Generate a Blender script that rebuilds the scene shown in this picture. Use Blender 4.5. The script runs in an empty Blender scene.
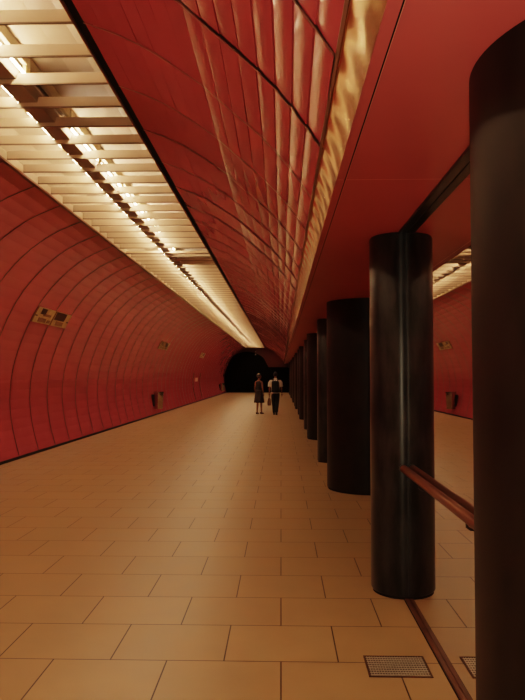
import bpy, bmesh, math, random
from mathutils import Vector, Matrix
random.seed(7)
PI = math.pi
C = bpy.context.scene.collection
U = 1.7                       # camera height, m

# ------------------------------------------------------------------ materials
def mat(name, col, rough=.5, metal=0., spec=.5, coat=0.):
    m = bpy.data.materials.new(name); m.use_nodes = True
    b = m.node_tree.nodes['Principled BSDF']
    b.inputs['Base Color'].default_value = (*col, 1)
    b.inputs['Roughness'].default_value = rough
    b.inputs['Metallic'].default_value = metal
    b.inputs['Specular IOR Level'].default_value = spec
    b.inputs['Coat Weight'].default_value = coat
    return m
def nd(m, t, **kw):
    n = m.node_tree.nodes.new(t)
    for k, v in kw.items(): setattr(n, k, v)
    return n
def lk(m, a, b): m.node_tree.links.new(a, b)
def bsdf(m): return m.node_tree.nodes['Principled BSDF']
def mottled(name, c1, c2, scale, rough=.5, metal=0., spec=.5, bump=0., detail=6., stretch=(1,1,1), coat=0., rvar=0.):
    m = mat(name, c1, rough, metal, spec, coat)
    tc = nd(m, 'ShaderNodeTexCoord'); mp = nd(m, 'ShaderNodeMapping')
    mp.inputs['Scale'].default_value = stretch
    nz = nd(m, 'ShaderNodeTexNoise'); nz.inputs['Scale'].default_value = scale; nz.inputs['Detail'].default_value = detail
    cr = nd(m, 'ShaderNodeValToRGB')
    cr.color_ramp.elements[0].position = .35; cr.color_ramp.elements[1].position = .68
    cr.color_ramp.elements[0].color = (*c1, 1); cr.color_ramp.elements[1].color = (*c2, 1)
    lk(m, tc.outputs['Object'], mp.inputs['Vector']); lk(m, mp.outputs['Vector'], nz.inputs['Vector'])
    lk(m, nz.outputs['Fac'], cr.inputs['Fac']); lk(m, cr.outputs['Color'], bsdf(m).inputs['Base Color'])
    if bump:
        bp = nd(m, 'ShaderNodeBump'); bp.inputs['Strength'].default_value = bump; bp.inputs['Distance'].default_value = .01
        lk(m, nz.outputs['Fac'], bp.inputs['Height']); lk(m, bp.outputs['Normal'], bsdf(m).inputs['Normal'])
    if rvar:
        mr = nd(m, 'ShaderNodeMapRange'); mr.inputs['To Min'].default_value = rough - rvar; mr.inputs['To Max'].default_value = rough + rvar
        lk(m, nz.outputs['Fac'], mr.inputs['Value']); lk(m, mr.outputs['Result'], bsdf(m).inputs['Roughness'])
    return m

M = {}
M['red'] = mottled('red_panel', (.44, .080, .100), (.49, .089, .110), 1.3, rough=.12, spec=.45)
M['red_wall'] = mottled('red_wall_panel', (.48, .090, .115), (.53, .099, .126), 1.3, rough=.24, spec=.4)
M['red_low'] = mottled('red_low_panel', (.45, .080, .102), (.49, .088, .112), 1.3, rough=.26, spec=.42)
M['red_soffit'] = mottled('red_soffit', (.50, .098, .105), (.54, .107, .114), .8, rough=.35, spec=.35)
bsdf(M['red']).inputs['Specular Tint'].default_value = (1, .76, .46, 1)
M['joint'] = mat('joint_metal', (.34, .17, .13), .36, .5)
M['joint_dark'] = mat('joint_dark', (.17, .055, .05), .3, .45)
M['line'] = mat('joint_highlight', (.90, .45, .32), .4)  # pale backing paints a highlight into the soffit's cross joints
M['black'] = mat('black_void', (.004, .003, .003), .9, spec=.1)
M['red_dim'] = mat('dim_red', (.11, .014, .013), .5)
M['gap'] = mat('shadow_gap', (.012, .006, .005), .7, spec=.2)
M['rim'] = mat('rim_brown', (.22, .10, .06), .45, .5)
M['cream'] = mottled('cream_paint', (.52, .39, .275), (.56, .425, .30), 2., rough=.55, spec=.3)
M['slat'] = mottled('cream_slat', (.50, .38, .27), (.54, .41, .295), 3., rough=.5, spec=.3)
M['underside_shade'] = mat('slat_underside_shade', (.20, .13, .085), .5)  # dark brown stands for the shaded underside of each slat
M['tray'] = mat('tray', (.30, .215, .155), .6)
M['batten'] = mat('batten', (.62, .52, .36), .5)
M['holder'] = mat('lamp_holder', (.72, .58, .30), .4)
M['dead'] = mat('dead_tube', (.42, .33, .27), .25)
M['column'] = mottled('black_column', (.008, .005, .0036), (.015, .0092, .0065), 6., rough=.46, spec=.2, stretch=(1, 1, .6), rvar=.07)
M['slim'] = mottled('black_slim', (.010, .0095, .009), (.038, .036, .034), 9., rough=.32, metal=.3, spec=.3, stretch=(1, 1, .35), rvar=.09)
m_ = M['slim']; b_ = bsdf(m_); b_.inputs['Anisotropic'].default_value = .85; b_.inputs['Anisotropic Rotation'].default_value = .25
tg_ = nd(m_, 'ShaderNodeTangent', direction_type='RADIAL', axis='Z'); lk(m_, tg_.outputs[0], b_.inputs['Tangent'])
M['seam'] = mat('seam', (.004, .004, .004), .6)
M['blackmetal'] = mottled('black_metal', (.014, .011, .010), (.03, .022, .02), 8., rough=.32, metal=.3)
M['bronze'] = mottled('bronze_rail', (.17, .055, .03), (.22, .072, .04), 12., rough=.34, metal=.6, stretch=(1, .1, 1))
M['bronze_dark'] = mottled('bronze_channel', (.10, .035, .018), (.17, .065, .035), 14., rough=.45, metal=.4, stretch=(1, .3, 1))
M['steel'] = mottled('bin_steel', (.40, .33, .27), (.52, .44, .37), 20., rough=.2, metal=.95, stretch=(1, 1, .05))
M['grate'] = mottled('grate_steel', (.50, .42, .33), (.62, .53, .42), 60., rough=.4, metal=.6)
M['grate_frame'] = mat('grate_frame', (.09, .04, .02), .5, .4)
M['tan'] = mottled('tan_plate', (.40, .23, .10), (.52, .32, .15), 5., rough=.4)
M['tan_dark'] = mat('tan_dark', (.055, .012, .010), .5)
M['tan_mid'] = mat('tan_mid', (.22, .09, .04), .5)
M['pale'] = mat('pale_plate', (.62, .30, .22), .5)
M['skin'] = mat('skin', (.24, .10, .055), .55)
M['hair'] = mottled('hair_dark', (.018, .009, .006), (.035, .016, .010), 40., rough=.5)
M['dress'] = mottled('dress', (.010, .008, .009), (.03, .02, .02), 30., rough=.8)
M['skirt'] = mottled('skirt', (.030, .015, .012), (.05, .026, .019), 18., rough=.85)
M['shirt'] = mat('white_shirt', (.75, .68, .60), .8)
M['trousers'] = mottled('trousers', (.008, .007, .008), (.014, .012, .013), 30., rough=.85)
M['shoe'] = mat('shoe', (.012, .008, .007), .4)
M['sandal'] = mat('sandal', (.10, .04, .025), .5)
M['pack'] = mottled('backpack', (.006, .006, .007), (.012, .011, .012), 30., rough=.8)
M['bag'] = mottled('bag', (.13, .06, .04), (.18, .085, .055), 20., rough=.7)

m = bpy.data.materials.new('tube_lit'); m.use_nodes = True
nt = m.node_tree; nt.nodes.clear()
e = nt.nodes.new('ShaderNodeEmission'); o_ = nt.nodes.new('ShaderNodeOutputMaterial')
e.inputs['Color'].default_value = (1, .755, .48, 1); e.inputs['Strength'].default_value = 66
nt.links.new(e.outputs[0], o_.inputs[0]); M['tube'] = m

# mirror
M['mirror'] = mat('mirror_glass', (.70, .66, .62), .015, 1.)

# rippled, brass-coloured strip under the vault edge
m = mat('rippled_brass', (.88, .60, .32), .17, 1.)
tc = nd(m, 'ShaderNodeTexCoord')
wv = nd(m, 'ShaderNodeTexWave', wave_type='BANDS', bands_direction='Y', wave_profile='SIN')
wv.inputs['Scale'].default_value = .95; wv.inputs['Distortion'].default_value = 1.5; wv.inputs['Detail'].default_value = 1.5; wv.inputs['Detail Scale'].default_value = .9
mp = nd(m, 'ShaderNodeMapping'); mp.inputs['Scale'].default_value = (7, 1.6, 7)
nz = nd(m, 'ShaderNodeTexNoise'); nz.inputs['Scale'].default_value = 1.; nz.inputs['Detail'].default_value = 1.
ad = nd(m, 'ShaderNodeMath', operation='MULTIPLY_ADD'); ad.inputs[1].default_value = .7
bp = nd(m, 'ShaderNodeBump'); bp.inputs['Strength'].default_value = 1.; bp.inputs['Distance'].default_value = .0044
lk(m, tc.outputs['Object'], wv.inputs['Vector']); lk(m, tc.outputs['Object'], mp.inputs['Vector']); lk(m, mp.outputs['Vector'], nz.inputs['Vector'])
lk(m, nz.outputs['Fac'], ad.inputs[0]); lk(m, wv.outputs['Fac'], ad.inputs[2])
lk(m, ad.outputs[0], bp.inputs['Height']); lk(m, bp.outputs['Normal'], bsdf(m).inputs['Normal'])
M['brass'] = m

# floor tiles in running bond
m = mat('stone_tiles', (.4, .25, .1), .34, spec=.4)
tc = nd(m, 'ShaderNodeTexCoord'); mp = nd(m, 'ShaderNodeMapping')
TW, TH = .40*U, .34*U
mp.inputs['Location'].default_value = (TW*50 + .002, -2.381*U - .055 + TH*100, 0)
br = nd(m, 'ShaderNodeTexBrick')
br.offset = .5; br.offset_frequency = 2; br.squash = 1.
br.inputs['Scale'].default_value = 1.
br.inputs['Brick Width'].default_value = TW; br.inputs['Row Height'].default_value = TH
br.inputs['Mortar Size'].default_value = .0045; br.inputs['Mortar Smooth'].default_value = .1; br.inputs['Bias'].default_value = 0.
br.inputs['Color1'].default_value = (.43, .278, .140, 1); br.inputs['Color2'].default_value = (.46, .30, .152, 1)
br.inputs['Mortar'].default_value = (.055, .022, .010, 1)
nz = nd(m, 'ShaderNodeTexNoise'); nz.inputs['Scale'].default_value = 3.; nz.inputs['Detail'].default_value = 8
mx = nd(m, 'ShaderNodeMixRGB', blend_type='MULTIPLY'); mx.inputs['Fac'].default_value = .30
nz2 = nd(m, 'ShaderNodeTexNoise'); nz2.inputs['Scale'].default_value = 160.
mx2 = nd(m, 'ShaderNodeMixRGB', blend_type='MULTIPLY'); mx2.inputs['Fac'].default_value = .16
lk(m, tc.outputs['Object'], mp.inputs['Vector']); lk(m, mp.outputs['Vector'], br.inputs['Vector'])
lk(m, tc.outputs['Object'], nz.inputs['Vector']); lk(m, tc.outputs['Object'], nz2.inputs['Vector'])
lk(m, br.outputs['Color'], mx.inputs['Color1']); lk(m, nz.outputs['Fac'], mx.inputs['Color2'])
lk(m, mx.outputs['Color'], mx2.inputs['Color1']); lk(m, nz2.outputs['Fac'], mx2.inputs['Color2'])
lk(m, mx2.outputs['Color'], bsdf(m).inputs['Base Color'])
mr = nd(m, 'ShaderNodeMapRange'); mr.inputs['To Min'].default_value = .30; mr.inputs['To Max'].default_value = .46
lk(m, nz.outputs['Fac'], mr.inputs['Value']); lk(m, mr.outputs['Result'], bsdf(m).inputs['Roughness'])
bp = nd(m, 'ShaderNodeBump'); bp.inputs['Strength'].default_value = .5; bp.inputs['Distance'].default_value = .004; bp.invert = True
lk(m, br.outputs['Fac'], bp.inputs['Height']); lk(m, bp.outputs['Normal'], bsdf(m).inputs['Normal'])
M['floor'] = m

# ------------------------------------------------------------------ mesh helpers
def link(name, me, mats, parent=None, smooth=False):
    o = bpy.data.objects.new(name, me); C.objects.link(o)
    for x in (mats if isinstance(mats, (list, tuple)) else [mats]): me.materials.append(x)
    if parent: o.parent = parent
    if smooth:
        for p in me.polygons: p.use_smooth = True
    return o
def obj(name, bm, mats, parent=None, smooth=False):
    bmesh.ops.recalc_face_normals(bm, faces=bm.faces)
    me = bpy.data.meshes.new(name); bm.to_mesh(me); bm.free()
    return link(name, me, mats, parent, smooth)
def box(bm, x0, x1, y0, y1, z0, z1, bev=0., mi=0):
    r = bmesh.ops.create_cube(bm, size=1.)
    vs = r['verts']
    for v in vs:
        v.co = Vector(((x0+x1)/2 + v.co.x*(x1-x0), (y0+y1)/2 + v.co.y*(y1-y0), (z0+z1)/2 + v.co.z*(z1-z0)))
    fs = {f for v in vs for f in v.link_faces}
    for f in fs: f.material_index = mi
    if bev:
        es = list({e for v in vs for e in v.link_edges})
        bmesh.ops.bevel(bm, geom=es, offset=bev, segments=2, profile=.6, affect='EDGES')
    return bm
def lathe(bm, prof, n=48, cx=0., cy=0., closed=False):
    rings = []
    for r, z in prof:
        rings.append([bm.verts.new((cx + r*math.cos(2*PI*i/n), cy + r*math.sin(2*PI*i/n), z)) for i in range(n)])
    for a, b in zip(rings, rings[1:]):
        for i in range(n): bm.faces.new((a[i], a[(i+1) % n], b[(i+1) % n], b[i]))
    if closed:
        bm.faces.new(list(reversed(rings[0]))); bm.faces.new(rings[-1])
    return bm
def tube(bm, pts, r, n=14, caps=True):
    pts = [Vector(p) for p in pts]; rings = []
    for i, p in enumerate(pts):
        t = (pts[min(i+1, len(pts)-1)] - pts[max(i-1, 0)]).normalized()
        a = t.cross(Vector((0, 0, 1)))
        if a.length < 1e-4: a = t.cross(Vector((1, 0, 0)))
        a.normalize(); b = t.cross(a).normalized()
        rr = r[i] if isinstance(r, (list, tuple)) else r
        rings.append([bm.verts.new(p + a*rr*math.cos(2*PI*k/n) + b*rr*math.sin(2*PI*k/n)) for k in range(n)])
    for a, b in zip(rings, rings[1:]):
        for i in range(n): bm.faces.new((a[i], a[(i+1) % n], b[(i+1) % n], b[i]))
    if caps: bm.faces.new(list(reversed(rings[0]))); bm.faces.new(rings[-1])
    return bm
def quad(bm, pts, mi=0):
    f = bm.faces.new([bm.verts.new(p) for p in pts]); f.material_index = mi; return f
def thing(name, label, cat, loc=(0, 0, 0), rz=0., group=None):
    o = bpy.data.objects.new(name, None); C.objects.link(o)
    o.location = loc; o.rotation_euler = (0, 0, rz); o.empty_display_size = .1
    return tag(o, label, cat, group)
def tag(o, label, cat, group=None):
    o['label'] = label; o['category'] = cat
    if group: o['group'] = group
    return o
def struct(o):
    o['kind'] = 'structure'; return o
def dup(root, loc, label=None):
    r = root.copy(); C.objects.link(r); r.location = loc
    if label: r['label'] = label
    for ch in list(root.children):
        c = ch.copy(); C.objects.link(c); c.parent = r
        for g in list(ch.children):
            d = g.copy(); C.objects.link(d); d.parent = c
    return r
def sharp_smooth(o, ang=40):
    me = o.data
    bm = bmesh.new(); bm.from_mesh(me)
    for f in bm.faces: f.smooth = True
    for e in bm.edges:
        if len(e.link_faces) == 2 and e.calc_face_angle(0) > math.radians(ang): e.smooth = False
    bm.to_mesh(me); bm.free()
    return o

# ------------------------------------------------------------------ dimensions
Y0, Y1, YD = -13.0, 39.0*U, 60.0*U       # back wall, end of the lit part, dark far end
RING0, RING = 2.25*U, .65*U
S = .65
SOF = U*(1+S)
XM = .567*U
RP = [(-.862, 1.545), (-.76, 1.508), (-.605, 1.438), (-.348, 1.268), (-.268, 1.195), (-.07, 1.02), (.04, .895), (.132, .765)]
LP = [(-3.13, -1.0), (-3.235, -.60), (-3.265, -.2), (-3.20, .215), (-3.03, .65), (-2.90, .89), (-2.66, 1.18), (-2.34, 1.43), (-2.03, 1.56)]
def m2(p): return (p[0]*U, (p[1]+1)*U)
def spline(P, n=400):
    out = []
    P = [Vector(p) for p in P]
    Q = [P[0]*2-P[1]] + P + [P[-1]*2-P[-2]]
    for i in range(1, len(Q)-2):
        a, b, c, d = Q[i-1:i+3]
        for k in range(n):
            t = k/n
            out.append(.5*((2*b) + (c-a)*t + (2*a-5*b+4*c-d)*t*t + (-a+3*b-3*c+d)*t**3))
    out.append(P[-1]); return out
def smoothed(pts, it):
    for _ in range(it):
        pts = [pts[0]] + [(pts[i-1]+pts[i]*2+pts[i+1])/4 for i in range(1, len(pts)-1)] + [pts[-1]]
    return pts
def resample(pts, n):
    L = [0.]
    for a, b in zip(pts, pts[1:]): L.append(L[-1] + (b-a).length)
    out = []; j = 0
    for i in range(n+1):
        s = L[-1]*i/n
        while j < len(L)-2 and L[j+1] < s: j += 1
        t = (s-L[j])/max(L[j+1]-L[j], 1e-9)
        out.append(pts[j].lerp(pts[j+1], min(max(t, 0), 1)))
    return out, L[-1]
def curve(P, it=40):
    s, _ = resample(spline([m2(p) for p in P], 40), 90)
    return smoothed(s, it)

def panels(name, P, nf, sub, alpha, inward, mats, low_z=None, y1=Y1, jit=.9, seed=1, it=40, taper=False, jw=.0068, bias=2.3):
    """curved cladding: nf long strips, each slightly bulged, cut into ring panels; a thin joint strip at every ring"""
    rnd = random.Random(seed)
    base, L = resample(curve(P, it), nf)
    bm = bmesh.new()
    n0 = math.floor((Y0-RING0)/RING); n1 = math.ceil((y1-RING0)/RING)
    g = .006
    for n in range(n0, n1):
        ya, yb = RING0+n*RING+g, RING0+(n+1)*RING-g
        ya, yb = max(ya, Y0), min(yb, y1)
        if yb <= ya: continue
        tilt = math.radians(rnd.gauss(0, jit)); roll = math.radians(rnd.gauss(0, jit*.7))
        for f in range(nf):
            a, b = base[f], base[f+1]
            t = (b-a).normalized(); nrm = Vector((-t.y, t.x)) * inward
            w = (b-a).length; sag = w/2*math.tan(alpha/2)*(1. if not taper else 0.14+.86*min(1., max(0., (f/nf-.38)/.34)))
            ft = tilt + math.radians(rnd.gauss(0, jit*.35)); fr = roll + math.radians(rnd.gauss(0, jit*.25) + (bias*min(1., max(0., (f/nf-.42)/.30)) if taper else 0))
            cols = []
            for k in range(sub+1):
                s = k/sub
                q = a.lerp(b, s) + nrm*(4*sag*s*(1-s) + (s-.5)*w*math.tan(fr))
                va = q + nrm*(-(yb-ya)/2*math.tan(ft)); vb = q + nrm*((yb-ya)/2*math.tan(ft))
                cols.append((bm.verts.new((va.x, ya, va.y)), bm.verts.new((vb.x, yb, vb.y))))
            if f:
                rz = [bm.verts.new(x_.co) for x_ in (last[0], cols[0][0], cols[0][1], last[1])]
                fc = bm.faces.new(rz)
            last = cols[-1]
            for c, d in zip(cols, cols[1:]):
                fc = bm.faces.new((c[0], d[0], d[1], c[1])); fc.smooth = True
                if low_z and (c[0].co.z + d[0].co.z)/2 < low_z: fc.material_index = 2
    # ring joints
    for n in range(n0, n1+1):
        y = RING0+n*RING
        if y < Y0 or y > y1: continue
        pr = []
        for i, p in enumerate(base):
            t = (base[min(i+1, nf)]-base[max(i-1, 0)]).normalized(); nrm = Vector((-t.y, t.x))*inward
            q = p + nrm*.008; qm = p + nrm*(.008 + jw*.55)
            pr.append([bm.verts.new((q.x, y-jw, q.y)), bm.verts.new((qm.x, y, qm.y)), bm.verts.new((q.x, y+jw, q.y))])
        for c, d in zip(pr, pr[1:]):
            for e in (0, 1):
                fc = bm.faces.new((c[e], d[e], d[e+1], c[e+1])); fc.material_index = 1; fc.smooth = True
    # dark backing
    pr = []
    for i, p in enumerate(base):
        t = (base[min(i+1, nf)]-base[max(i-1, 0)]).normalized(); nrm = Vector((-t.y, t.x))*inward
        q = p - nrm*.06
        pr.append([bm.verts.new((q.x, Y0, q.y)), bm.verts.new((q.x, y1, q.y))])
    for c, d in zip(pr, pr[1:]):
        fc = bm.faces.new((c[0], d[0], d[1], c[1])); fc.material_index = 1
    me = bpy.data.meshes.new(name); bm.to_mesh(me); bm.free()
    return struct(link(name, me, mats)), base

wall_left, LB = panels('wall_left', LP, 26, 4, math.radians(2.2), -1, [M['red_wall'], M['joint_dark'], M['red_low']], low_z=1.52, jit=.12, jw=.016, seed=3, it=25)
ceiling, RB = panels('ceiling', RP, 15, 5, math.radians(5.2), -1, [M['red'], M['joint']], y1=YD, jit=.40, seed=5, it=12, taper=True)

# ------------------------------------------------------------------ floor, soffit, walls
bm = bmesh.new(); quad(bm, [(-5.34, Y0, 0), (3.0, Y0, 0), (3.0, Y1, 0), (-5.34, Y1, 0)])
struct(obj('floor', bm, M['floor']))
bm = bmesh.new()
x0, x1 = .215*U, 3.0
ys = [Y0]; y = RING0 - 4*4*RING
while y < YD:
    if y > Y0+.1: ys.append(y)
    y += 4*RING
ys.append(YD)
for a, b in zip(ys, ys[1:]): quad(bm, [(x0+.004, a+.003, SOF), (x1, a+.003, SOF), (x1, b-.003, SOF), (x0+.004, b-.003, SOF)])
for a, b in zip(ys, ys[1:]): quad(bm, [(.1842*U, a+.003, SOF), (x0-.004, a+.003, SOF), (x0-.004, b-.003, SOF), (.1842*U, b-.003, SOF)])
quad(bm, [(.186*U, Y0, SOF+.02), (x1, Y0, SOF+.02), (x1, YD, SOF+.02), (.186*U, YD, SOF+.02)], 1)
quad(bm, [(x0-.006, Y0, SOF+.012), (x0+.006, Y0, SOF+.012), (x0+.006, YD, SOF+.012), (x0-.006, YD, SOF+.012)], 2)
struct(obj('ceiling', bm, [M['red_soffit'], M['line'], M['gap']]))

# brass strip between vault edge and soffit, in 4-ring lengths
FT, FB = m2((.136, .768)), m2((.184, .645))
bm = bmesh.new()
for a, b in zip(ys, ys[1:]):
    rows = []
    for k in range(7):
        s = k/6
        px = FT[0]+(FB[0]-FT[0])*s + .010*4*s*(1-s); pz = FT[1]+(FB[1]-FT[1])*s + .006*4*s*(1-s)
        rows.append((bm.verts.new((px, a+.004, pz)), bm.verts.new((px, b-.004, pz))))
    for c, d in zip(rows, rows[1:]):
        f = bm.faces.new((c[0], c[1], d[1], d[0])); f.smooth = True
me = bpy.data.meshes.new('trim_1'); bm.to_mesh(me); bm.free()
struct(link('trim_1', me, M['brass']))
# dark metal edge along the lower end of the vault panels
bm = bmesh.new()
e0 = m2((.134, .766)); box(bm, e0[0]-.006, e0[0]+.008, Y0, YD, e0[1]-.010, e0[1]+.010)
struct(obj('trim_2', bm, M['joint']))

bm = bmesh.new(); quad(bm, [(3.0, Y0, 0), (3.0, YD, 0), (3.0, YD, SOF), (3.0, Y0, SOF)]); struct(obj('wall_right', bm, M['black']))
bm = bmesh.new(); quad(bm, [(-6, Y0, 0), (3.0, Y0, 0), (3.0, Y0, 5), (-6, Y0, 5)]); struct(obj('wall_back', bm, M['red_low']))
bm = bmesh.new(); quad(bm, [(-8, YD, -3), (3.2, YD, -3), (3.2, YD, 5), (-8, YD, 5)]); struct(obj('wall_far', bm, M['black']))
# black end of the left part of the hall, with its arch
bm = bmesh.new()
pts = [(-3.3, -1.0), (-3.4, 0)] + [(-1.95+1.35*math.cos(a), .08+1.26*math.sin(a)) for a in [PI - i*PI/24 for i in range(1, 19)]] + [(-.72, .45), (-.66, -1.0)]
quad(bm, [(p[0]*U, Y1+.02, (p[1]+1)*U) for p in pts]); struct(obj('wall_end', bm, M['black']))
bm = bmesh.new()   # arch surround and vault beyond, their dimness painted in as darker red
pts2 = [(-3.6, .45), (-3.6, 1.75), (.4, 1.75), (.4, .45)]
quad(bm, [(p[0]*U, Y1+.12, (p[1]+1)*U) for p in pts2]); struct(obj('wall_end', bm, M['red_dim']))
bm = bmesh.new()
quad(bm, [(p[0]*U, Y1+.12, (p[1]+1)*U) for p in [(-3.6, -1), (-3.6, .45), (.4, .45), (.4, -1)]]); struct(obj('wall_end', bm, M['black']))
# lower dark floor past the edge
bm = bmesh.new(); quad(bm, [(-6, Y1+.01, -.9), (3.2, Y1+.01, -.9), (3.2, YD, -.9), (-6, YD, -.9)]); struct(obj('floor', bm, M['black']))
bm = bmesh.new(); quad(bm, [(-6, Y1, 0), (3.2, Y1, 0), (3.2, Y1, -.9), (-6, Y1, -.9)]); struct(obj('trim_3', bm, M['black']))
# shadow gap at the foot of the left wall
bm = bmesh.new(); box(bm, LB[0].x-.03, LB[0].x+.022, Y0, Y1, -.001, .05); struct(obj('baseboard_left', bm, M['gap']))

# ------------------------------------------------------------------ ceiling light channel
XL, XR = -1.99*U, -.92*U
ZR = U*2.56; XC = (XL+XR)/2; ZT = ZR + .33
bm = bmesh.new()
prof = [(XL, ZR), (XL, ZR+.10), (XL+.22, ZR+.26), (XL+.5, ZT), (XR-.5, ZT), (XR-.22, ZR+.26), (XR, ZR+.10), (XR, ZR)]
for a, b in zip(prof, prof[1:]): quad(bm, [(a[0], Y0, a[1]), (b[0], Y0, b[1]), (b[0], Y1, b[1]), (a[0], Y1, a[1])])
quad(bm, [(p[0], Y1, p[1]) for p in prof])
struct(obj('ceiling', bm, M['cream']))
bm = bmesh.new(); box(bm, XR+.004, XR+.022, Y0, Y1, ZR-.015, ZR+.10); struct(obj('trim_4', bm, M['rim']))
bm = bmesh.new(); box(bm, XR+.022, XR+.13, Y0, Y1, ZR+.005, ZR+.10); struct(obj('trim_5', bm, M['gap']))
bm = bmesh.new(); box(bm, XL-.03, XL-.004, Y0, Y1, ZR-.022, ZR+.10); struct(obj('trim_6', bm, M['rim']))
bm = bmesh.new(); box(bm, XL-.12, XL-.03, Y0, Y1, ZR-.005, ZR+.10); struct(obj('trim_7', bm, M['rim']))
# spine carrying the lamps
XA, XB = -1.575*U, -1.395*U
bm = bmesh.new(); box(bm, XA+.055, XB-.055, Y0+.2, Y1-.2, ZR+.062, ZT+.005, .01); struct(obj('trim_8', bm, M['tray']))

# slats
SP = .315*U
NX0, NX1 = XA+.05, XB-.05
sp_ = [(XL+.002, 0), (XR-.002, 0), (XR-.002, .105), (NX1+.012, .105), (NX1, .05), (NX0, .05), (NX0-.012, .105), (XL+.002, .105)]
bm = bmesh.new(); f_ = bm.faces.new([bm.verts.new((p[0], -.009, p[1])) for p in sp_])
ex_ = bmesh.ops.extrude_face_region(bm, geom=[f_])
for v in ex_['geom']:
    if isinstance(v, bmesh.types.BMVert): v.co.y = .009
box(bm, XL+.002, XR-.002, -.0105, .0105, -.003, .010, mi=1)  # strip that paints shade along the slat's lower edge
first = obj('ceiling_slat', bm, [M['slat'], M['underside_shade']])
tag(first, 'cream crosswise slat spanning the long ceiling light channel', 'slat', 'slats across the ceiling light channel')
ys_s = []
y = 2.947*U - 20*SP
while y < Y1-.1:
    if y > -8: ys_s.append(y)
    y += SP
for i, y in enumerate(ys_s):
    o = first if i == 0 else first.copy()
    if i: C.objects.link(o)
    o.location = (0, y, ZR+.008)
    if abs(y-14.9) < SP*.5:
        o.location.z -= .02; o.rotation_euler = (math.radians(-48), 0, 0)
        o['label'] = 'twisted cream slat hanging out of line below the dark lamp in the ceiling light channel'

# lamps
ZTUBE = ZR + .135
def make_lamp(name, label, lit, group):
    t = thing(name, label, 'lamp', (0, 0, 0), 0, group)
    bm = bmesh.new(); tube(bm, [(0, .03, 0), (0, 1.17, 0)], .0115, 12); obj('tube', bm, M['tube'] if lit else M['dead'], t, True)
    bm = bmesh.new(); box(bm, -.022, .022, 0, 1.2, .085, ZT-ZTUBE-.002, .008); obj('batten', bm, M['batten'], t)
    for y in (0., 1.17):
        bm = bmesh.new(); box(bm, -.018, .018, y, y+.03, -.020, .09, .007); obj('end_cap', bm, M['holder'], t)
    return t
GA, GB = 'lamps of the left row in the ceiling light channel', 'lamps of the right row in the ceiling light channel'
lampA = make_lamp('fluorescent_lamp', 'lit fluorescent tube in the left of the two rows in the ceiling channel', True, GA)
lampB = make_lamp('fluorescent_lamp', 'lit fluorescent tube in the right of the two rows in the ceiling channel', True, GB)
dead = make_lamp('fluorescent_lamp', 'unlit fluorescent tube, a dark break nearest the camera in the right lamp row', False, GB)
LPI = 1.26
usedA = usedB = False
y = 6.22 - LPI*12; i = -12
while y < Y1-1.3:
    p = (XB, y, ZTUBE)
    if i == 0: dead.location = p
    elif i == 7: dup(dead, p, 'unlit fluorescent tube farther along, above the twisted slat in the right lamp row')
    elif not usedB: lampB.location = p; usedB = True
    else: dup(lampB, p)
    p = (XA, y-.5, ZTUBE)
    if not usedA: lampA.location = p; usedA = True
    else: dup(lampA, p)
    y += LPI; i += 1

# small fitting on a rod below the end of the channel
hx = (257-281)/17.2*U
t = thing('hanging_fitting', 'small pale fitting on a thin rod below the far end of the light channel', 'fitting', (XC, Y1-.3, ZR))
bm = bmesh.new(); tube(bm, [(0, 0, .02), (0, 0, -.62)], .016, 8); obj('rod', bm, M['steel'], t)
bm = bmesh.new(); box(bm, -.05, .05, -.05, .05, -.72, -.60, .015); obj('head', bm, M['cream'], t)
bm = bmesh.new(); box(bm, -.04, .04, -.04, .04, -.42, -.36, .01); obj('joint_box', bm, M['cream'], t)

# ------------------------------------------------------------------ columns
CL = ['nearest and largest thick black column, cut by the right edge of the photo',
      'second thick black column, standing just beyond the shiny slim column',
      'third thick black column from the camera, showing as a dark sliver',
      'fourth thick black column from the camera along the row',
      'fifth thick black column from the camera along the row',
      'sixth thick black column from the camera, far down the row',
      'seventh thick black column from the camera, far down the row',
      'eighth thick black column, last thick one at the dark end of the hall']
SL = ['shiny black slim column with a vertical seam, nearest slim one, holding the handrail',
      'second slim black column from the camera, right behind the second thick column',
      'third slim black column from the camera along the row',
      'fourth slim black column from the camera along the row',
      'fifth slim black column from the camera along the row',
      'sixth slim black column from the camera, far down the row',
      'seventh slim black column from the camera, far down the row',
      'eighth slim black column, last slim one at the dark end of the hall']
RB_, RS_ = .64, .25
bm = bmesh.new(); lathe(bm, [(RB_, .03), (RB_, SOF-.004)], 96)
shaft = bm
bigc = thing('round_column', CL[0], 'column', (1.328, 2.38, 0), 0, 'thick black columns')
o = obj('shaft', shaft, M['column'], bigc); sharp_smooth(o)
bm = bmesh.new(); lathe(bm, [(RB_-.012, 0), (RB_-.012, .032)], 96); o = obj('base_ring', bm, M['gap'], bigc, True)
slim = thing('slim_column', SL[0], 'column', (XM, 5.475, 0), 0, 'slim black columns')
bm = bmesh.new(); lathe(bm, [(RS_-.008, .02), (RS_, .035), (RS_, SOF-.02), (RS_-.008, SOF-.004)], 64); o = obj('shaft', bm, M['slim'], slim); sharp_smooth(o)
bm = bmesh.new(); lathe(bm, [(RS_-.014, 0), (RS_-.014, .03)], 64); obj('base_ring', bm, M['gap'], slim, True)
bm = bmesh.new(); box(bm, -.004, .004, -RS_-.0025, -RS_+.004, .035, SOF-.02); obj('seam', bm, M['seam'], slim)
for k in range(1, 8):
    dup(bigc, (1.335, 2.33+8.0*k, 0), CL[k]); dup(slim, (XM, 5.475+8.0*k, 0), SL[k])

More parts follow.
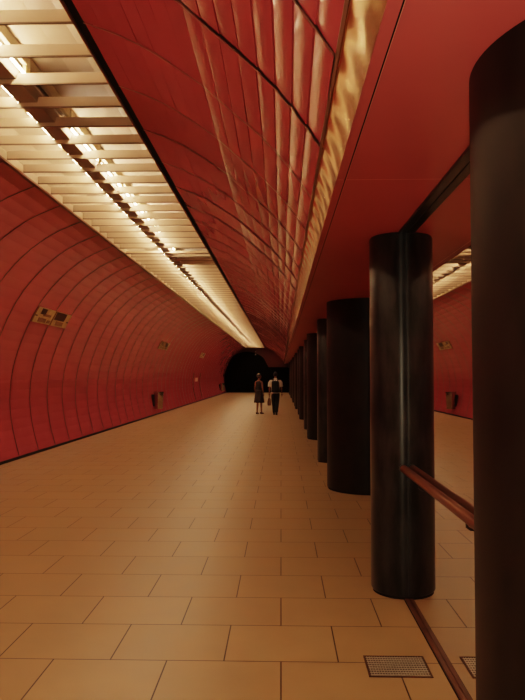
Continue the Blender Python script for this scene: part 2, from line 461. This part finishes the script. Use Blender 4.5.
# ------------------------------------------------------------------ mirror bay with handrail
ya, yb = 2.935, 5.221
t = thing('mirror_panel', 'tall mirror panel between the nearest thick column and the shiny slim column', 'mirror', (XM, (ya+yb)/2, 0))
bm = bmesh.new(); box(bm, 0, .012, ya-(ya+yb)/2, yb-(ya+yb)/2, .0, SOF-.002); obj('mirror_sheet', bm, M['mirror'], t)
bm = bmesh.new(); box(bm, -.060, -.001, ya-(ya+yb)/2+.02, yb-(ya+yb)/2-.002, SOF-.018, SOF-.001, .005); obj('top_channel', bm, M['blackmetal'], t)
bm = bmesh.new(); box(bm, -.030, -.001, ya-(ya+yb)/2, yb-(ya+yb)/2, .0, .014, .003); obj('floor_channel', bm, M['bronze_dark'], t)
bm = bmesh.new(); box(bm, -.036, -.030, ya-(ya+yb)/2, yb-(ya+yb)/2, .0, .006); obj('edge_joint', bm, M['gap'], t)
t = thing('handrail', 'reddish bronze handrail running from the slim column to the thick column', 'handrail', (XM-.034, (ya+yb)/2, U*.582))
h = (yb-ya)/2
bm = bmesh.new(); tube(bm, [(0, -h+.0, 0), (0, h+.012, 0)], .029, 20); o = obj('rail', bm, M['bronze'], t); sharp_smooth(o)
bm = bmesh.new(); tube(bm, [(0, h-.012, 0), (0, h+.001, 0)], .034, 20); o = obj('rail_collar', bm, M['blackmetal'], t); sharp_smooth(o)
for yy in (-.62, .55):
    bm = bmesh.new(); tube(bm, [(0, yy, -.015), (.0, yy, -.05), (.018, yy, -.062), (.033, yy, -.062)], .008, 8); obj('bracket', bm, M['blackmetal'], t)

# ------------------------------------------------------------------ floor grate
gx0, gx1, gy0, gy1 = .291*U, .503*U, 2.263*U+.06, 2.432*U+.06
gcx, gcy = (gx0+gx1)/2, (gy0+gy1)/2; gw, gd = (gx1-gx0)/2, (gy1-gy0)/2
t = thing('floor_grate', 'small dark metal drain grate set in the tiles by the floor channel', 'grate', (gcx, gcy, 0))
bm = bmesh.new()
box(bm, -gw, gw, -gd, -gd+.012, 0, .005); box(bm, -gw, gw, gd-.012, gd, 0, .005)
box(bm, -gw, -gw+.012, -gd+.012, gd-.012, 0, .005); box(bm, gw-.012, gw, -gd+.012, gd-.012, 0, .005)
obj('frame', bm, M['grate_frame'], t)
bm = bmesh.new(); box(bm, -gw+.012, gw-.012, -gd+.012, gd-.012, .0005, .0012); obj('pit', bm, M['black'], t)
bm = bmesh.new()
n = 9
for i in range(n):
    yc = -gd+.012 + (2*gd-.024)*(i+.5)/n; box(bm, -gw+.012, gw-.012, yc-.0062, yc+.0062, .0012, .0048)
n = 22
for i in range(n):
    xc = -gw+.012 + (2*gw-.024)*(i+.5)/n; box(bm, xc-.0016, xc+.0016, -gd+.012, gd-.012, .0012, .0042)
obj('grid', bm, M['grate'], t)

# ------------------------------------------------------------------ things on the left wall
def wall_x(z):
    best = min(range(len(LB)-1), key=lambda i: abs((LB[i].y+LB[i+1].y)/2 - z))
    a, b = LB[best], LB[best+1]
    t = (z-a.y)/(b.y-a.y); p = a.lerp(b, t); d = (b-a).normalized()
    return p, d
def make_bin(y, label):
    p, d = wall_x(.4)
    x = wall_x(.85)[0].x
    t = thing('waste_bin', label, 'bin', (x + .30, y, .27), 0, 'metal waste bins along the red wall')
    bm = bmesh.new(); lathe(bm, [(.02, 0), (.165, 0), (.178, .02), (.205, .66), (.205, .68)], 32); o = obj('body', bm, M['steel'], t); sharp_smooth(o)
    bm = bmesh.new(); lathe(bm, [(.206, .66), (.216, .67), (.216, .71), (.195, .72), (.188, .70), (.18, .56), (.02, .54)], 32); o = obj('rim', bm, M['steel'], t); sharp_smooth(o)
    bm = bmesh.new(); box(bm, -.285, -.17, -.09, .09, .10, .60, .01); obj('bracket_shadow_plate', bm, M['blackmetal'], t)  # mounting bracket, made tall and dark to stand for the bin's wall shadow
    return t
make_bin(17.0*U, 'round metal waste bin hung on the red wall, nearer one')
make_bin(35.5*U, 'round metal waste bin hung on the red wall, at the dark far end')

# tan double plates on the curve
def plate_at(t_parent, s0, s1, ya, yb, th, mat_, name, lift=.0):
    """a slab following the curved wall between heights s0..s1, length ya..yb"""
    bm = bmesh.new(); rows = []
    N = 4
    for k in range(N+1):
        z = s0 + (s1-s0)*k/N
        p, d = wall_x(z); nrm = Vector((d.y, -d.x))
        if nrm.x < 0: nrm = -nrm
        q0 = p + nrm*(.014+lift); q1 = p + nrm*(.014+lift+th)
        rows.append([bm.verts.new((q.x, y, q.y)) for q in (q0, q1) for y in (ya, yb)])
    for a, b in zip(rows, rows[1:]):
        bm.faces.new((a[2], b[2], b[3], a[3])); bm.faces.new((a[0], a[1], b[1], b[0]))
        bm.faces.new((a[0], b[0], b[2], a[2])); bm.faces.new((a[1], a[3], b[3], b[1]))
    bm.faces.new(rows[0]) if False else None
    for r in (rows[0], rows[-1]): bm.faces.new((r[0], r[1], r[3], r[2]))
    return obj(name, bm, mat_, t_parent)
PL = ['tan double plate with dark squares on the curved red wall, nearest one',
      'tan double plate with dark squares on the curved red wall, middle one, above the bin',
      'tan double plate with dark squares on the curved red wall, farthest and smallest']
for i, n in enumerate((9, 22, 35)):
    ya = RING0 + n*RING + .03; w = RING - .06
    z0, z1 = U*1.655, U*1.835; dz = z1-z0
    t = thing('wall_plate', PL[i], 'panel', (0, 0, 0), 0, 'tan plates on the curved red wall')
    yb = ya + RING
    plate_at(t, z0, z1, ya, ya+w, .02, M['tan'], 'plate')
    plate_at(t, z0, z1, yb, yb+w, .02, M['tan'], 'plate')
    def patch(y, u0, u1, v0, v1, m_): plate_at(t, z0+dz*v0, z0+dz*v1, y+w*u0, y+w*u1, .004, m_, 'patch', .021)
    patch(ya, .22, .50, .60, .95, M['tan_dark']); patch(ya, .42, .85, .50, .66, M['tan_mid']); patch(ya, .25, .68, .08, .36, M['tan_mid'])
    patch(ya, .76, .94, .10, .30, M['tan_mid']); patch(ya, 0., .12, .42, .50, M['tan_dark'])
    patch(yb, .04, .68, .44, .98, M['tan_dark']); patch(yb, .24, .70, .08, .36, M['tan_mid']); patch(yb, .86, 1., .40, .50, M['tan_dark'])

# notice plate between two upright metal strips, far along the wall
t = thing('wall_notice', 'small pale notice plate between two upright strips on the far red wall', 'notice', (0, 0, 0))
plate_at(t, 1.28, 1.52, 25.6*U, 26.4*U, .02, M['pale'], 'plate')
for yy in (25.0*U, 27.1*U): plate_at(t, .15, 1.85, yy, yy+.07, .03, M['bronze'], 'upright_strip')

# ------------------------------------------------------------------ people
def bake(o):
    dg = bpy.context.evaluated_depsgraph_get(); dg.update()
    me = bpy.data.meshes.new_from_object(o.evaluated_get(dg)); me.name = o.name
    bpy.data.objects.remove(o); return me
def skin_mesh(chains, root=0, sub=2):
    """chains: list of [(x,y,z,r), ...]; equal points are shared, so limbs meet at the joints"""
    vs, rs, es, key = [], [], [], {}
    def vid(p):
        k = tuple(round(c, 4) for c in p[:3])
        if k not in key: key[k] = len(vs); vs.append(p[:3]); rs.append(p[3])
        return key[k]
    for ch in chains:
        ids = [vid(p) for p in ch]
        for a, b in zip(ids, ids[1:]):
            if (a, b) not in es: es.append((a, b))
    me = bpy.data.meshes.new('sk'); me.from_pydata(vs, es, [])
    o = bpy.data.objects.new('sk', me); C.objects.link(o)
    md = o.modifiers.new('s', 'SKIN'); md.use_smooth_shade = True
    for i, r in enumerate(rs):
        d = me.skin_vertices[0].data[i]; rr = r if isinstance(r, tuple) else (r, r)
        d.radius = rr; d.use_root = (i == root)
    ss = o.modifiers.new('u', 'SUBSURF'); ss.levels = sub; ss.render_levels = sub
    return bake(o)
def ell(bm, c, r, u=20, v=14):
    g = bmesh.ops.create_uvsphere(bm, u_segments=u, v_segments=v, radius=1.)
    for x in g['verts']: x.co = Vector((c[0]+x.co.x*r[0], c[1]+x.co.y*r[1], c[2]+x.co.z*r[2]))
    return g['verts']
def remesh(name, meshes, voxel, m_, parent, extra=None, xf=None):
    bm = bmesh.new()
    for me in meshes: bm.from_mesh(me)
    if extra: extra(bm)
    me = bpy.data.meshes.new(name); bm.to_mesh(me); bm.free()
    o = bpy.data.objects.new(name, me); C.objects.link(o)
    md = o.modifiers.new('r', 'REMESH'); md.mode = 'VOXEL'; md.voxel_size = voxel; md.use_smooth_shade = True
    sm = o.modifiers.new('s', 'SMOOTH'); sm.factor = .5; sm.iterations = 2
    me2 = bake(o)
    me2.materials.clear()
    return link(name, me2, m_, parent, True)
def head_extra(c, yaw, pitch=0.):
    """head with face; faces +y before the yaw"""
    R = Matrix.Rotation(yaw, 4, 'Z') @ Matrix.Rotation(pitch, 4, 'X')
    def f(bm):
        n0 = len(bm.verts)
        ell(bm, (0, -.005, .02), (.073, .092, .100))
        ell(bm, (0, .022, -.045), (.055, .060, .070))           # jaw
        ell(bm, (0, .070, -.082), (.022, .018, .018), 10, 8)      # chin
        ell(bm, (0, .096, -.012), (.012, .016, .026), 10, 8)      # nose
        ell(bm, (0, .084, -.052), (.024, .012, .010), 10, 8)      # mouth
        for s in (-1, 1):
            ell(bm, (s*.075, -.008, -.008), (.010, .020, .032), 10, 8)   # ears
            ell(bm, (s*.031, .080, .012), (.012, .008, .009), 10, 8)     # eyes
            ell(bm, (s*.031, .083, .032), (.018, .008, .006), 10, 8)     # brows
        bm.verts.ensure_lookup_table()
        for v in bm.verts[n0:]: v.co = (R @ v.co) + Vector(c)
    return f
def hand(w, dirv, out, side, curl=.5):
    """finger chains from the wrist w along dirv; 'out' is the thumb direction"""
    w, d, t = Vector(w), Vector(dirv).normalized(), Vector(out).normalized()
    n = d.cross(t).normalized()*side
    ch = []
    palm = w + d*.045
    ch.append([(*w, (.024, .020)), (*palm, (.038, .018)), (*(w+d*.085), (.036, .016))])
    meshes = [skin_mesh(ch, 0, 2)]
    for i, (off, L) in enumerate(((.027, .068), (.009, .078), (-.009, .072), (-.027, .056))):
        b = w + d*.078 + t*off
        p1 = b + d*L*.45 + n*L*.08; p2 = p1 + (d*(1-curl*.4)+n*curl*.7).normalized()*L*.32; p3 = p2 + (d*(1-curl*.8)+n*curl).normalized()*L*.25
        meshes.append(skin_mesh([[(*b, .010), (*p1, .0088), (*p2, .008), (*p3, .007)]], 0, 1))
    b = w + d*.028 + t*.022
    p1 = b + (t*.8+d*.6).normalized()*.035; p2 = p1 + (t*.35+d*.9+n*.25).normalized()*.032
    meshes.append(skin_mesh([[(*b, .012), (*p1, .0105), (*p2, .0085)]], 0, 1))
    return meshes
def loft(name, rings, m_, parent, n=28, cap=(False, False)):
    """rings: (cx, cy, z, rx, ry)"""
    bm = bmesh.new(); R = []
    for cx, cy, z, rx, ry in rings:
        R.append([bm.verts.new((cx+rx*math.cos(2*PI*i/n), cy+ry*math.sin(2*PI*i/n), z)) for i in range(n)])
    for a, b in zip(R, R[1:]):
        for i in range(n): bm.faces.new((a[i], a[(i+1) % n], b[(i+1) % n], b[i]))
    if cap[0]: bm.faces.new(R[0])
    if cap[1]: bm.faces.new(R[-1])
    return obj(name, bm, m_, parent, True)
def hair_cap(name, c, yaw, r, parent, drop, cut=.35):
    """shell over crown, sides and nape, open over the face"""
    bm = bmesh.new(); ell(bm, (0, -.012, .028), r, 32, 24)
    Rm = Matrix.Rotation(yaw, 4, 'Z')
    dead_ = [v for v in bm.verts if (v.co.y > .035 and v.co.z < .055) or v.co.z < drop]
    bmesh.ops.delete(bm, geom=dead_, context='VERTS')
    for v in bm.verts: v.co = Rm @ v.co + Vector(c)
    o = obj(name, bm, M['hair'], parent, True)
    md = o.modifiers.new('t', 'SOLIDIFY'); md.thickness = .012; md.offset = -1
    return o
def shoe(c, yaw, m_, parent, name='shoe', L=.27, lift=0., toe=0.):
    bm = bmesh.new()
    ell(bm, (0, .055, .035), (.047, L*.5, .036), 20, 12)
    ell(bm, (0, -.03, .058), (.040, .062, .050), 16, 10)
    for v in bm.verts:
        if v.co.z < .004: v.co.z = .004
        v.co.z -= .004
    Rm = Matrix.Translation(Vector(c)) @ Matrix.Rotation(yaw, 4, 'Z') @ Matrix.Rotation(toe, 4, 'X')
    bmesh.ops.transform(bm, matrix=Rm, verts=bm.verts)
    return obj(name, bm, m_, parent, True)

# ---- man walking away, white shirt, backpack, bag in his left hand
mx_, my_ = -.24, 29.0
man = thing('person', 'man walking away in white short-sleeved shirt and dark trousers, carrying a bag', 'person', (mx_, my_, 0))
hipL, hipR = (-.095, 0, .93, .088), (.095, 0, .93, .088)
kneeL, kneeR = (-.075, .10, .50, .060), (.075, -.02, .50, .060)
ankL, ankR = (-.055, .16, .095, .040), (.05, -.22, .13, .040)
torso = [(0, 0, .95, (.145, .105)), (0, .0, 1.10, (.135, .10)), (0, .01, 1.28, (.155, .11)), (0, .005, 1.42, (.15, .10)), (0, 0, 1.50, (.075, .07)), (0, .008, 1.57, .055), (0, .018, 1.64, .056)]
shL, shR = (-.185, 0, 1.44, .060), (.185, 0, 1.44, .060)
elL, elR = (-.245, -.03, 1.15, .043), (.25, -.02, 1.15, .043)
wrL, wrR = (-.255, .03, .905, .029), (.275, .06, .905, .029)
sk = skin_mesh([torso, [torso[3], shL, elL, wrL], [torso[3], shR, elR, wrR], [torso[0], hipL, kneeL, ankL, (-.05, .26, .04, .032)], [torso[0], hipR, kneeR, ankR, (.05, -.14, .05, .032)]], 0)
hm = hand(wrL[:3], (-.02, .05, -1), (0, 1, 0), 1, 1.1) + hand(wrR[:3], (.03, .06, -1), (0, 1, 0), -1, .5)
HM = (0, .03, 1.705)
remesh('body', [sk]+hm, .0065, M['skin'], man, head_extra(HM, math.radians(-4)))
hair_cap('hair', HM, math.radians(-4), (.082, .102, .108), man, -.055)
def shirt_extra(bm):
    Q = []
    for z, rx, ry, cy in ((.92, .178, .140, 0), (1.08, .170, .135, 0), (1.26, .195, .148, .005), (1.38, .205, .145, .005), (1.45, .165, .118, .0), (1.485, .11, .095, 0), (1.505, .080, .080, .002)):
        Q.append([bm.verts.new((rx*math.cos(2*PI*i/32), cy+ry*math.sin(2*PI*i/32), z)) for i in range(32)])
    for a, b in zip(Q, Q[1:]):
        for i in range(32): bm.faces.new((a[i], a[(i+1) % 32], b[(i+1) % 32], b[i]))
    bm.faces.new(list(reversed(Q[0]))); bm.faces.new(Q[-1])
    for s_ in (-1, 1):
        tube(bm, [(s_*.12, 0, 1.42), (s_*.19, 0, 1.415), (s_*.228, -.008, 1.36), (s_*.240, -.014, 1.27), (s_*.248, -.020, 1.20)], [.070, .086, .086, .078, .080], 20)
remesh('shirt', [], .010, M['shirt'], man, shirt_extra)
bm = bmesh.new(); lathe(bm, [(.066, 1.50), (.072, 1.53), (.068, 1.555), (.060, 1.553)], 24); obj('collar', bm, M['shirt'], man, True)
tr = skin_mesh([[(0, 0, 1.02, (.152, .118)), (0, 0, .93, (.165, .125))], [(0, 0, .93, (.165, .125)), (-.098, 0, .86, .108), (-.075, .10, .50, .084), (-.057, .155, .12, .068), (-.055, .165, .075, .068)],
                [(0, 0, .93, (.165, .125)), (.098, 0, .86, .108), (.075, -.02, .50, .084), (.052, -.205, .16, .068), (.05, -.22, .115, .068)]], 1)
remesh('trousers', [tr], .010, M['trousers'], man)
shoe((-.055, .15, .0), 0, M['shoe'], man); shoe((.05, -.22, .045), 0, M['shoe'], man, toe=math.radians(-22))
# backpack on his back (side towards the camera)
pk = thing('backpack', 'black backpack with shoulder straps on the back of the man in white shirt', 'backpack', (mx_, my_-.135, 1.0))
bm = bmesh.new(); box(bm, -.155, .155, -.20, -.018, -.04, .45, .05); obj('main_bag', bm, M['pack'], pk, True)
bm = bmesh.new(); box(bm, -.12, .12, -.255, -.185, -.02, .21, .025); obj('front_pocket', bm, M['pack'], pk, True)
for s in (-1, 1):
    bm = bmesh.new(); tube(bm, [(s*.085, -.03, .43), (s*.095, .03, .50), (s*.105, .12, .535), (s*.115, .235, .46), (s*.13, .262, .30), (s*.165, .20, .12), (s*.185, .09, .03), (s*.15, -.03, .0)], .016, 8); obj('strap', bm, M['pack'], pk, True)
bm = bmesh.new(); tube(bm, [(-.03, -.06, .44), (-.02, -.06, .475), (.02, -.06, .475), (.03, -.06, .44)], .009, 8); obj('grab_loop', bm, M['pack'], pk, True)
# bag in his left hand
hb = thing('carrier_bag', 'brownish carrier bag hanging from the left hand of the walking man', 'bag', (mx_-.262, my_+.045, .40))
bm = bmesh.new(); R = []
for z, rx, ry in ((0, .055, .13), (.02, .075, .155), (.15, .08, .165), (.27, .06, .16), (.33, .02, .15)):
    R.append([bm.verts.new((rx*math.copysign(abs(math.cos(a))**.6, math.cos(a)), ry*math.copysign(abs(math.sin(a))**.6, math.sin(a)), z)) for a in [2*PI*i/24 for i in range(24)]])
for a, b in zip(R, R[1:]):
    for i in range(24): bm.faces.new((a[i], a[(i+1) % 24], b[(i+1) % 24], b[i]))
bm.faces.new(R[0]); bm.faces.new(R[-1]); obj('bag_body', bm, M['bag'], hb, True)
for s in (-1, 1):
    bm = bmesh.new(); tube(bm, [(s*.012, -.09, .32), (s*.008, -.05, .40), (0, .0, .425), (s*.008, .05, .40), (s*.012, .09, .32)], .006, 8); obj('bag_handle', bm, M['bag'], hb, True)

# ---- woman in a dark sleeveless dress, head turned to the man
wx, wy = -.965, 29.6
wom = thing('person', 'woman in dark sleeveless knee-length dress with bare arms, head turned to the man', 'person', (wx, wy, 0), math.radians(-28))
torso = [(0, 0, .93, (.135, .105)), (0, 0, 1.08, (.11, .085)), (0, .01, 1.25, (.125, .10)), (0, .005, 1.38, (.12, .085)), (0, 0, 1.455, (.058, .055)), (0, .006, 1.52, .044), (0, .015, 1.58, .046)]
shL, shR = (-.155, 0, 1.40, .048), (.155, 0, 1.40, .048)
elL, elR = (-.19, -.03, 1.12, .036), (.20, -.025, 1.12, .036)
wrL, wrR = (-.18, .05, .89, .024), (.215, .03, .885, .024)
sk = skin_mesh([torso, [torso[3], shL, elL, wrL], [torso[3], shR, elR, wrR], [torso[0], (-.085, 0, .88, .082), (-.07, .02, .49, .055), (-.065, -.03, .09, .034), (-.065, .06, .035, .026)],
                [torso[0], (.085, 0, .88, .082), (.07, .09, .49, .055), (.06, .13, .09, .034), (.06, .22, .035, .026)]], 0)
hm = hand(wrL[:3], (0, .08, -1), (0, 1, 0), 1, .5) + hand(wrR[:3], (0, .08, -1), (0, 1, 0), -1, .5)
HW = (0, .026, 1.645); yw = math.radians(-48)
remesh('body', [sk]+hm, .0062, M['skin'], wom, head_extra(HW, yw))
hair_cap('hair', HW, yw, (.086, .104, .110), wom, -.085)
dr = skin_mesh([[(0, 0, .95, (.150, .118)), (0, 0, 1.08, (.125, .098)), (0, .01, 1.25, (.142, .118)), (0, .005, 1.37, (.125, .098)), (0, 0, 1.42, (.085, .075))],
                [(0, .005, 1.37, (.125, .098)), (-.135, 0, 1.40, .058)], [(0, .005, 1.37, (.125, .098)), (.135, 0, 1.40, .058)]], 0)
remesh('dress_top', [dr], .010, M['dress'], wom)
n = 56; bm = bmesh.new(); R = []
for z, rx, ry, w in ((1.06, .128, .10, 0), (.98, .155, .125, 0), (.88, .178, .15, .02), (.72, .20, .18, .05), (.56, .222, .205, .08), (.50, .228, .21, .09)):
    R.append([bm.verts.new((rx*(1+w*math.cos(8*a))*math.cos(a), .03*(1.06-z)/.5+ry*(1+w*math.cos(8*a))*math.sin(a), z)) for a in [2*PI*i/n for i in range(n)]])
for a, b in zip(R, R[1:]):
    for i in range(n): bm.faces.new((a[i], a[(i+1) % n], b[(i+1) % n], b[i]))
o = obj('skirt', bm, M['skirt'], wom, True); md = o.modifiers.new('t', 'SOLIDIFY'); md.thickness = .006
shoe((-.065, -.03, 0), 0, M['sandal'], wom, 'sandal', .235); shoe((.06, .13, 0), math.radians(-12), M['sandal'], wom, 'sandal', .235)

# ------------------------------------------------------------------ the photographer's small flash
ld = bpy.data.lights.new('flash', 'POINT'); ld.energy = 125; ld.color = (1, .82, .55); ld.shadow_soft_size = .03
lo = bpy.data.objects.new('flash', ld); C.objects.link(lo); lo.location = (.03, -.02, U+.07)

# ------------------------------------------------------------------ world, camera, look
w = bpy.data.worlds.new('world'); bpy.context.scene.world = w; w.use_nodes = True
w.node_tree.nodes['Background'].inputs['Color'].default_value = (0, 0, 0, 1)
w.node_tree.nodes['Background'].inputs['Strength'].default_value = 0.
cam = bpy.data.cameras.new('camera'); co = bpy.data.objects.new('camera', cam); C.objects.link(co)
co.location = (0, 0, U)
cam.sensor_fit = 'VERTICAL'; cam.sensor_height = 36; cam.sensor_width = 27; cam.lens = 680/700*36
cam.clip_start = .05; cam.clip_end = 300
co.rotation_euler = (PI/2 + math.atan(25/680), 0, math.atan(18.5/680))
bpy.context.scene.camera = co
sc = bpy.context.scene
sc.view_settings.view_transform = 'Filmic'; sc.view_settings.look = 'Medium High Contrast'
sc.view_settings.exposure = .50; sc.view_settings.gamma = 1.
sc.cycles.max_bounces = 10; sc.cycles.diffuse_bounces = 6; sc.cycles.glossy_bounces = 6
sc.cycles.use_denoising = True
sc.cycles.sample_clamp_indirect = 6.
